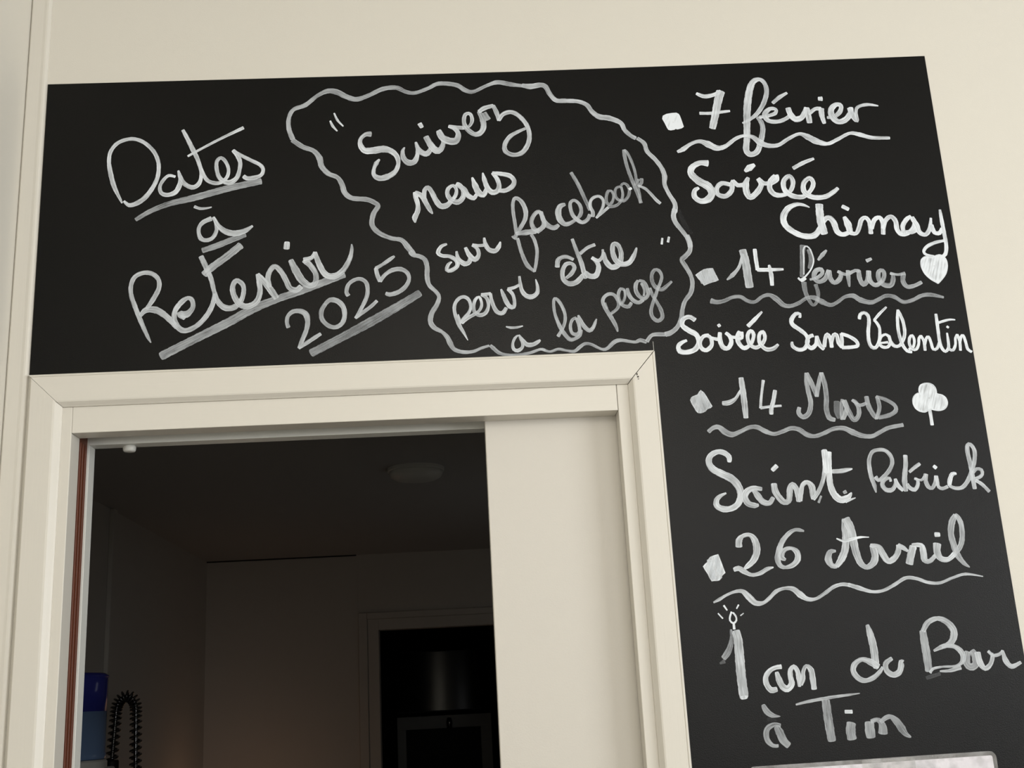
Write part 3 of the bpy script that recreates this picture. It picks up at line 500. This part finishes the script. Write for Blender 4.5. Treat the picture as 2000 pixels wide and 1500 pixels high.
  (.76, ZQ, '1205,735,54 1215,640,60 1235,545,54 1290,512,56 1345,560,80 1360,650,80 1365,715,54* 1420,640,52 1480,500,50 1505,350,56 1500,220,56 1488,125,56'),
  (.86, ZQ, '1560,145,54 1555,250,68 1560,400,72 1572,540,78 1620,660,88 1700,725,90 1785,700,76 1832,640,18 / 1500,120,66 1518,250,86 1530,390,66 / 1760,745,46 1880,702,10 / 1600,380,50 1700,375,58 1780,360,48 1840,348,16'),
  (.6, ZQ, '1735,640,36 1765,625,44 / 1430,760,30 1460,680,26'), (.85, ZQ, '865,365,54 918,312,56')]),
('word', 'handwritten word Patrick', [(.68, ZR, '340,745,16 320,660,56 280,550,58 255,430,58 250,320,54 290,220,48 370,190,48 460,200,50 530,270,54 550,360,54 510,460,54 430,550,52 370,588,48 335,545,56'),
  (.72, ZR, '530,600,36 520,560,38 460,570,52 420,640,58 470,710,62 550,710,58 592,640,46 590,572,42* 630,660,58 690,715,52 / 720,265,58 725,380,60 715,500,66 712,600,74 728,725,54 / 775,478,38 830,430,48 908,372,46 / 745,640,50 785,690,54 845,708,56 882,650,50 880,582,44 842,565,32* 930,585,32 975,530,40'),
  (.74, ZR, '988,510,58 985,590,58 1020,670,58 1070,688,48 1108,620,50 1122,535,54* 1140,620,50 1155,675,46 1205,695,46 1270,670,46'), (.9, ZR, '1382,500,34 1330,508,56 1300,590,62 1295,655,52'), (.72, ZR, '1295,660,44 1370,690,46 1460,680,52 1530,600,56 1580,480,56 1620,330,56 1620,200,56 1570,122,48 1530,132,56 1530,220,58 1560,350,58 1590,500,60 1610,620,62 1625,695,52 / 1605,485,40 1650,438,42 1710,452,46 1722,510,46 1680,550,46 1620,568,38 / 1640,590,46 1720,640,48 1812,732,46'), (1.0, ZR, '1090,402,48 1122,428,48')]),
('bullet', 'square dot before 26 Avril', [(.84, ZS, None, '85,775 115,740 140,720 140,700 180,650 230,630 285,615 300,650 335,740 360,810 380,860 360,875 335,900 335,920 320,940 300,958 270,965 230,965 200,970 170,925 150,880 110,820'), (.5, ZS, '170,690,70 230,930,70 / 250,650,70 310,880,70')]),
('number', 'handwritten 26', [(.8, ZS, '555,515,92 555,440,88 600,382,55 680,362,50 740,400,78 780,490,96 785,600,94 740,700,84 670,770,66 630,800,36 / 492,818,54 550,800,74 620,840,72 720,885,45 830,865,54 920,810,56 1003,786,18'),
  (.74, ZS, '1400,315,22 1350,302,46 1280,300,44 1200,350,58 1120,450,68 1080,560,78 1060,680,82 1090,760,66 1160,788,45 1260,755,68 1320,680,82 1310,590,80 1240,540,48 1160,552,54 1112,610,76 1112,660,82 1160,688,36')]),
('word', 'handwritten word Avril', [(.74, ZT_, '288,590,28 230,600,56 210,680,84 250,748,60 300,755,46* 350,680,80 390,580,82 400,450,78 385,330,70 378,245,44 / 400,245,94 450,340,92 480,470,90 510,600,84 560,720,70 630,765,52 700,715,78 718,640,82 695,560,74 670,530,40* 755,545,58 800,620,78 860,700,66 930,665,62 970,590,62 970,530,56* 1030,560,50 1070,590,30'),
  (.95, ZT_, '300,455,16 380,482,28 470,460,32 560,440,24 650,440,10'), (.76, ZT_, '1130,545,82 1105,640,84 1090,725,84 / 1120,525,36 1215,530,58 1240,600,78 1255,685,70 1310,700,48 1370,640,46 / 1390,515,88 1390,600,82 1430,670,68 1510,680,52 1580,620,56'),
  (.64, ZT_, '1580,620,50 1640,540,58 1662,440,58 1650,300,58 1615,225,56 1585,200,46* 1550,280,76 1540,400,68 1570,520,72 1610,630,72 1680,720,48 1743,765,12'), (.9, ZT_, '1368,412,50 1415,412,50')]),
('underline', 'wavy underline below 26 Avril', [(.76, ZS, '225,1245,22 300,1205,45 390,1150,34 500,1105,38 600,1100,58 680,1170,92 770,1250,78 870,1250,45 950,1190,48 1040,1100,52 1150,1060,40 1260,1070,68 1350,1140,90 1450,1200,58 1560,1195,40 1680,1120,48 1790,1040,48 1900,1008,45 2000,1020,55'),
  (.76, ZT_, '430,955,40 540,990,52 680,1030,34 800,1020,34 920,960,38 1050,882,38 1170,890,38 1290,930,36 1420,935,32 1560,880,30 1700,840,30 1888,865,10')]),
('candle_drawing', 'number 1 drawn as a lit candle', [(1.0, ZU, '312,162,28 358,228,22 / 232,272,20 298,343,20 / 518,152,22 490,205,20 / 588,270,14 545,303,18 / 420,252,30 400,310,26 398,370,26 445,410,30 487,370,26 478,310,26 440,262,26 / 450,412,32 457,490,38'),
  (.72, ZU, '480,525,120 510,640,128 530,850,136 550,1100,138 592,1425,138'), (.5, ZU, '412,500,36 420,600,46 405,720,76 365,820,92 310,895,80'), (.85, ZU, '592,1440,120 595,1455,100'), (.25, ZU, '260,970,30 320,940,60')]),
('word', 'handwritten word an', [(.8, ZU, '1110,1015,70 1040,1025,58 960,1065,66 900,1150,76 905,1250,82 970,1340,86 1050,1330,72 / 1050,1095,56 1080,1190,92 1130,1290,96 1200,1325,96 1260,1255,86 1240,1150,76 1242,1060,70 1290,1012,58 1340,1080,72 1360,1180,76 1368,1290,44 / 1390,1265,54 1420,1180,66 1420,1085,56 1462,1002,50 1530,1065,86 1552,1180,86 1572,1325,76')]),
('word', 'handwritten word before Bar', [(.74, ZV, '470,205,36 500,300,72 530,420,78 545,540,78 555,620,60'), (.72, ZV, '575,610,64 500,565,66 415,540,42 345,590,56 335,660,58 390,728,58 460,745,45 540,710,48 600,650,38 618,615,26 / 708,530,38 650,580,54 660,650,58 720,690,58 780,665,58 800,600,62 800,562,50 825,550,12')]),
('word', 'handwritten word Bar', [(.6, ZV, '1012,265,70 1030,380,82 1050,500,84 1072,650,74'), (.7, ZV, '1015,260,50 1060,180,54 1150,140,44 1240,170,62 1310,250,72 1310,330,72 1270,388,54 1190,420,44 1120,455,22 / 1200,412,34 1310,410,44 1390,470,58 1402,550,50 1340,602,24 1200,612,20 1110,632,28 1085,670,26 / 1180,655,16 1280,648,34 1380,618,46'),
  (.16, ZV, '1050,720,40 1180,680,34'), (.6, ZV, '1450,470,66 1435,560,82 1475,615,66 1530,585,76 1520,500,76 1490,458,60'), (.72, ZV, '1545,475,62 1570,570,66 1620,628,48 1670,590,44 1692,520,42 1685,480,30 / 1650,460,30 1700,500,34 1760,488,32 1790,455,26* 1820,550,58 1880,608,48 1968,568,30')]),
('word', 'handwritten word à before Tim', [(.55, ZW, '360,622,55 410,710,95 490,765,70 600,780,8 / 600,905,50 520,892,58 430,940,80 402,1020,82 425,1120,82 500,1188,56 570,1190,44 / 545,925,76 590,1000,122 640,1110,116 715,1185,96')]),
('word', 'handwritten word Tim', [(.68, ZW, '820,615,26 1000,570,44 1300,515,44 1550,480,34 1708,458,10'), (.56, ZW, '1235,565,122 1260,760,128 1290,950,128 1320,1115,120 / 1590,880,136 1582,980,142 1600,1090,138'), (.85, ZW, '1505,715,50 1600,715,56'),
  (.56, ZV, '490,1160,96 495,1230,102 505,1295,98 / 510,1145,40 560,1128,44 600,1150,56 620,1200,86 622,1258,94 / 600,1150,40 650,1110,46 700,1100,46 760,1150,76 810,1220,80 845,1268,54 895,1298,16')]),
('smear', 'faint grey smear beside the bubble', [(.06, ZM, '190,1170,25 240,1290,40 300,1360,20')]),
('smear', 'faint grey smear under the accent of à before Tim', [(.06, (1440, 1290, .14), '420,820,50 540,830,40')]),
]
for wi, (nm, lab, parts) in enumerate(WORDS):
    ink = Ink()
    ink.lay = 6 if (nm == 'heart_drawing' or 'before Sans' in lab) else 30 if 'below 7' in lab or 'below 14 f' in lab else 0
    for pt_ in parts:
        if pt_[2] is None: ink.fill(pt_[3], pt_[1], pt_[0])
        else: ink.stroke(pt_[2], pt_[1], pt_[0])
    ink.build(nm, 'white ' + lab if not lab.startswith('faint') else lab, bo)


# ------------------------------------------------------------------ laminated notice at the bottom right
nt_ = empty('laminated_notice', (1.27, -0.0013, 1.21))
tag(nt_, 'white paper notice in a clear plastic sleeve at the bottom right of the black board', 'notice')
def rrect(x0, x1, z0, z1, r, n=6):
    pts = []
    for cx, cz, a0 in ((x1 - r, z1 - r, 0), (x0 + r, z1 - r, 90), (x0 + r, z0 + r, 180), (x1 - r, z0 + r, 270)):
        for k in range(n + 1):
            a = math.radians(a0 + 90 * k / n); pts.append((cx + r * math.cos(a), cz + r * math.sin(a)))
    return pts
rot = math.radians(0.5)
def rz(x, z, y): 
    dx, dz = x - 1.084, z - 1.4718
    return (1.084 + dx * math.cos(rot) - dz * math.sin(rot), y, 1.4718 + dx * math.sin(rot) + dz * math.cos(rot))
bm = bmesh.new(); prism(bm, rrect(1.084, 1.4585, 1.205, 1.4718, 0.010), lambda u, v: rz(u, v, -0.0030), lambda u, v: rz(u, v, -0.0022))
link('plastic_sleeve', bm, M_CLEAR, nt_)
bm = bmesh.new(); prism(bm, rrect(1.0905, 1.453, 1.213, 1.4655, 0.003), lambda u, v: rz(u, v, -0.0020), lambda u, v: rz(u, v, -0.0014))
link('paper_sheet', bm, M_PAPER, nt_)
bm = bmesh.new(); prism(bm, rrect(1.255, 1.335, 1.452, 1.4708, 0.002), lambda u, v: rz(u, v, -0.0034), lambda u, v: rz(u, v, -0.0031))
link('tape', bm, M_CLEAR, nt_)

# ------------------------------------------------------------------ kitchen beyond the doorway
KX0, KX1, KY, KZ = -0.872, 1.9, 5.2, 2.5
boxo('wall_far_left', (KX0 - 0.1, KX0, Y1, KY, 0, KZ), M_KWALL, kind='structure')
boxo('wall_far_right', (KX1, KX1 + 0.1, Y1, KY, 0, KZ), M_KWALL, kind='structure')
bm = bmesh.new()
box(bm, KX0, 0.085, KY, KY + 0.1, 0, KZ); box(bm, 0.085, 1.06, KY, KY + 0.1, 2.10, KZ); box(bm, 1.06, KX1, KY, KY + 0.1, 0, KZ)
link('wall_far', bm, M_KWALL, kind='structure')
boxo('ceiling_far', (KX0 - 0.1, KX1 + 0.1, Y1, KY + 0.1, KZ, KZ + 0.1), M_KCEIL, kind='structure')
boxo('floor_far', (KX0 - 0.1, KX1 + 0.1, Y1, KY + 3.1, -0.1, 0), M_FLOOR, kind='structure')
boxo('wall_near_left', (KX0 - 0.1, -0.136, 0.0, Y1, 0, KZ + .1), M_KWALL, kind='structure')
# panel joint strips of the kitchen walls
boxo('trim_2', (0.014, 0.026, KY - 0.003, KY, 0, KZ), M_KWALL, kind='structure')
boxo('trim_3', (KX0, KX0 + 0.02, 3.28, 3.33, 0, KZ), M_KWALL, kind='structure', bevel=0.004)
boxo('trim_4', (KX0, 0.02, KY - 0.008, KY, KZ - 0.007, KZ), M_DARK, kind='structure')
# far door frame
d2 = empty('door_2', (0.15, KY, 0)); d2['kind'] = 'structure'
for nm, c in (('casing', (0.028, 0.078, KY - 0.012, KY, 0, 2.150)), ('casing', (1.08, 1.13, KY - 0.012, KY, 0, 2.150)), ('casing', (0.079, 1.079, KY - 0.012, KY, 2.114, 2.150)),
              ('jamb', (0.082, 0.146, KY - 0.006, KY + 0.1, 0, 2.112)), ('jamb', (1.0, 1.06, KY - 0.006, KY + 0.1, 0, 2.112)), ('head_jamb', (0.146, 1.0, KY - 0.006, KY + 0.1, 2.048, 2.112))):
    boxo(nm, c, M_KWALL, d2, bevel=0.002)
# dark room behind the far door
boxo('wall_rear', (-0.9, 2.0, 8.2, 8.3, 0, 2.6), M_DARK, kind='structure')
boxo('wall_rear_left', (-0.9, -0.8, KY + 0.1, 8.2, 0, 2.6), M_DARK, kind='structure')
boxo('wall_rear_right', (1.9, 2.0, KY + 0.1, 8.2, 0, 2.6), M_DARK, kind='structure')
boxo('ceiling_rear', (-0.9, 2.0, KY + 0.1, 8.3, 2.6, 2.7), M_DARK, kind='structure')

# ceiling lamp of the kitchen: shallow round bowl
lp = empty('ceiling_lamp', (0.497, 2.70, KZ)); tag(lp, 'unlit round flush lamp on the dark ceiling beyond the doorway', 'lamp')
bm = bmesh.new(); lathe(bm, [(0.112, KZ), (0.112, KZ - 0.012), (0.108, KZ - 0.014)], 0.497, 2.70); link('lamp_base', bm, M_PLAS, lp, smooth=False)
bm = bmesh.new(); lathe(bm, [(0.106, KZ - 0.012), (0.106, KZ - 0.022), (0.10, KZ - 0.034), (0.082, KZ - 0.044), (0.05, KZ - 0.05), (0.01, KZ - 0.052)], 0.497, 2.70); link('lamp_shade', bm, M_PLAS, lp, smooth=True)

# white stand with the blue water bottle
st = empty('water_dispenser', (-0.745, 2.56, 0)); tag(st, 'white stand under the blue bottle at the left edge of the doorway', 'dispenser')
boxo('body', (-0.866, -0.632, 2.44, 2.70, 0.05, 1.440), M_PLAS, st, bevel=0.012)
bm = bmesh.new(); lathe(bm, [(0.118, 1.440), (0.118, 1.462), (0.112, 1.468)], -0.745, 2.56); link('collar', bm, M_PLAS, st)
boxo('base', (-0.86, -0.64, 2.45, 2.69, 0, 0.05), M_BLACKM, st)
bt = empty('water_bottle', (-0.745, 2.56, 1.468)); tag(bt, 'blue plastic water bottle, dark above and lighter below, standing just inside the doorway', 'bottle')
bm = bmesh.new(); lathe(bm, [(0.108, 1.469), (0.1125, 1.474), (0.1125, 1.49), (0.110, 1.494), (0.110, 1.634)], -0.745, 2.56, 64); link('water', bm, M_BLUE, bt, smooth=True)
bm = bmesh.new(); lathe(bm, [(0.1105, 1.634), (0.1105, 1.752), (0.108, 1.762), (0.098, 1.768), (0.02, 1.772)], -0.745, 2.56, 64); link('bottle_shell', bm, M_NAVY, bt, smooth=True)
bm = bmesh.new(); lathe(bm, [(0.112, 1.752), (0.1135, 1.756), (0.112, 1.760)], -0.745, 2.56, 64); link('rim', bm, M_NAVY, bt, smooth=True)

# counter along the left wall (below the frame) that carries the spring tap
ct = empty('kitchen_counter', (-0.6, 3.4, 0)); tag(ct, 'low kitchen counter along the left wall of the dark room, carrying the tap', 'counter')
boxo('cabinet_body', (KX0 + 0.002, -0.32, 2.75, 4.3, 0.0, 0.86), M_PLAS, ct)
boxo('worktop', (KX0 + 0.002, -0.30, 2.74, 4.32, 0.86, 0.90), M_STEEL, ct, bevel=0.004)
tp = empty('spring_tap', (-0.73, 3.0, 0.90)); tag(tp, 'black rinse tap with a coiled spring hose arching over, right of the blue bottle', 'tap')
XA, XB, ZT, YT = -0.727, -0.650, 1.694, 3.0
def arch(t):        # t 0..1 : up the riser, over and down the other side
    z0, z1 = 1.445, 1.30; R = (XB - XA) / 2; zc = ZT - R - 0.02
    l1 = zc - z0; l2 = math.pi * (R + 0.008); l3 = zc - z1; T = l1 + l2 + l3; s = t * T
    sq = 1.45
    if s < l1: return Vector((XA - 0.010 * (1 - s / l1), YT, z0 + s)), 0.0
    s -= l1
    if s < l2:
        a = math.pi - math.pi * s / l2; return Vector(((XA + XB) / 2 + R * math.cos(a), YT, zc + R * sq * math.sin(a))), 1.0
    s -= l2
    return Vector((XB + 0.006 * min(1, s / l3 * 1.5), YT, zc - s)), 0.0
NS = 1500; pts = []; ctr = []; ang = 0.0; lastc = None
for i in range(NS + 1):
    t = i / NS; c, _ = arch(t); c2, _ = arch(min(1, t + 0.002)); c1, _ = arch(max(0, t - 0.002))
    tg = (c2 - c1).normalized(); s1 = Vector((0, 1, 0)); s2 = tg.cross(s1).normalized()
    top_ = max(0.0, min(1.0, (c.z - 1.58) / 0.06))
    if lastc is not None: ang += 2 * math.pi * (c - lastc).length / (0.025 * (1 - top_) + 0.013 * top_)
    lastc = c.copy(); a = ang; rr = 0.0205
    pts.append(c + (s1 * math.cos(a) + s2 * math.sin(a)) * rr); ctr.append(c)
bm = bmesh.new(); tube(bm, pts, 0.0046, 8); link('spring', bm, M_BLACK, tp, smooth=True)
bm = bmesh.new(); tube(bm, ctr[::25], 0.0085, 12); link('hose', bm, M_BLACK, tp, smooth=True)
bm = bmesh.new(); lathe(bm, [(0.024, 1.405), (0.027, 1.41), (0.027, 1.448), (0.024, 1.452), (0.010, 1.453)], XA - 0.010, YT, 32); link('collar', bm, M_BLACKM, tp)
bm = bmesh.new(); lathe(bm, [(0.030, 0.90), (0.030, 0.915), (0.015, 0.93), (0.013, 1.405)], XA - 0.010, YT, 24); link('riser', bm, M_BLACK, tp)
bm = bmesh.new(); lathe(bm, [(0.020, 1.10), (0.026, 1.12), (0.018, 1.20), (0.022, 1.30)], XB + 0.006, YT, 24); link('spray_head', bm, M_BLACK, tp)
bm = bmesh.new(); tube(bm, [(XA - 0.010, YT, 1.26), (XB + 0.006, YT, 1.26)], 0.006, 10); link('holder_arm', bm, M_BLACK, tp)

# things in the dark room behind the far door
cb = empty('wall_cupboard', (0.62, 6.6, 1.62)); tag(cb, 'black glossy cupboard with a bright streak, seen through the far dark doorway', 'cupboard')
boxo('body', (0.15, 0.745, 6.62, 7.0, 1.56, 1.98), M_BLACKM, cb)
# slightly bowed glossy front: its edge catches the light
bm = bmesh.new(); n = 48; fr = []
for i in range(n + 1):
    t = i / n; x = 0.15 + 0.595 * t; y = 6.60 - 0.03 * math.sin(t * math.pi); fr.append((x, y))
prism(bm, fr + [(0.745, 6.62), (0.15, 6.62)], lambda u, v: (u, v, 1.57), lambda u, v: (u, v, 1.97)); link('front', bm, M_SHEEN, cb, smooth=False)
nb = empty('notice_board', (0.55, 6.5, 1.0)); tag(nb, 'dim grey framed panel with a hook, low in the far dark doorway', 'board')
for c in ((0.16, 0.81, 6.50, 6.53, 1.45, 1.535), (0.16, 0.22, 6.50, 6.53, 0.7, 1.45), (0.735, 0.81, 6.50, 6.53, 0.7, 1.45), (0.22, 0.735, 6.50, 6.53, 0.62, 0.7)):
    boxo('frame', c, M_GREY, nb, bevel=0.003)
boxo('panel', (0.22, 0.735, 6.512, 6.525, 0.7, 1.45), M_DARK, nb)
boxo('leg', (0.2, 0.24, 6.51, 6.55, 0, 0.62), M_GREY, nb); boxo('leg', (0.73, 0.77, 6.51, 6.55, 0, 0.62), M_GREY, nb)
bm = bmesh.new(); lathe(bm, [(0.006, 1.44), (0.018, 1.45), (0.022, 1.49), (0.016, 1.515), (0.006, 1.52)], 0.52, 6.49, 16); link('hook', bm, M_BLACK, nb, smooth=True)
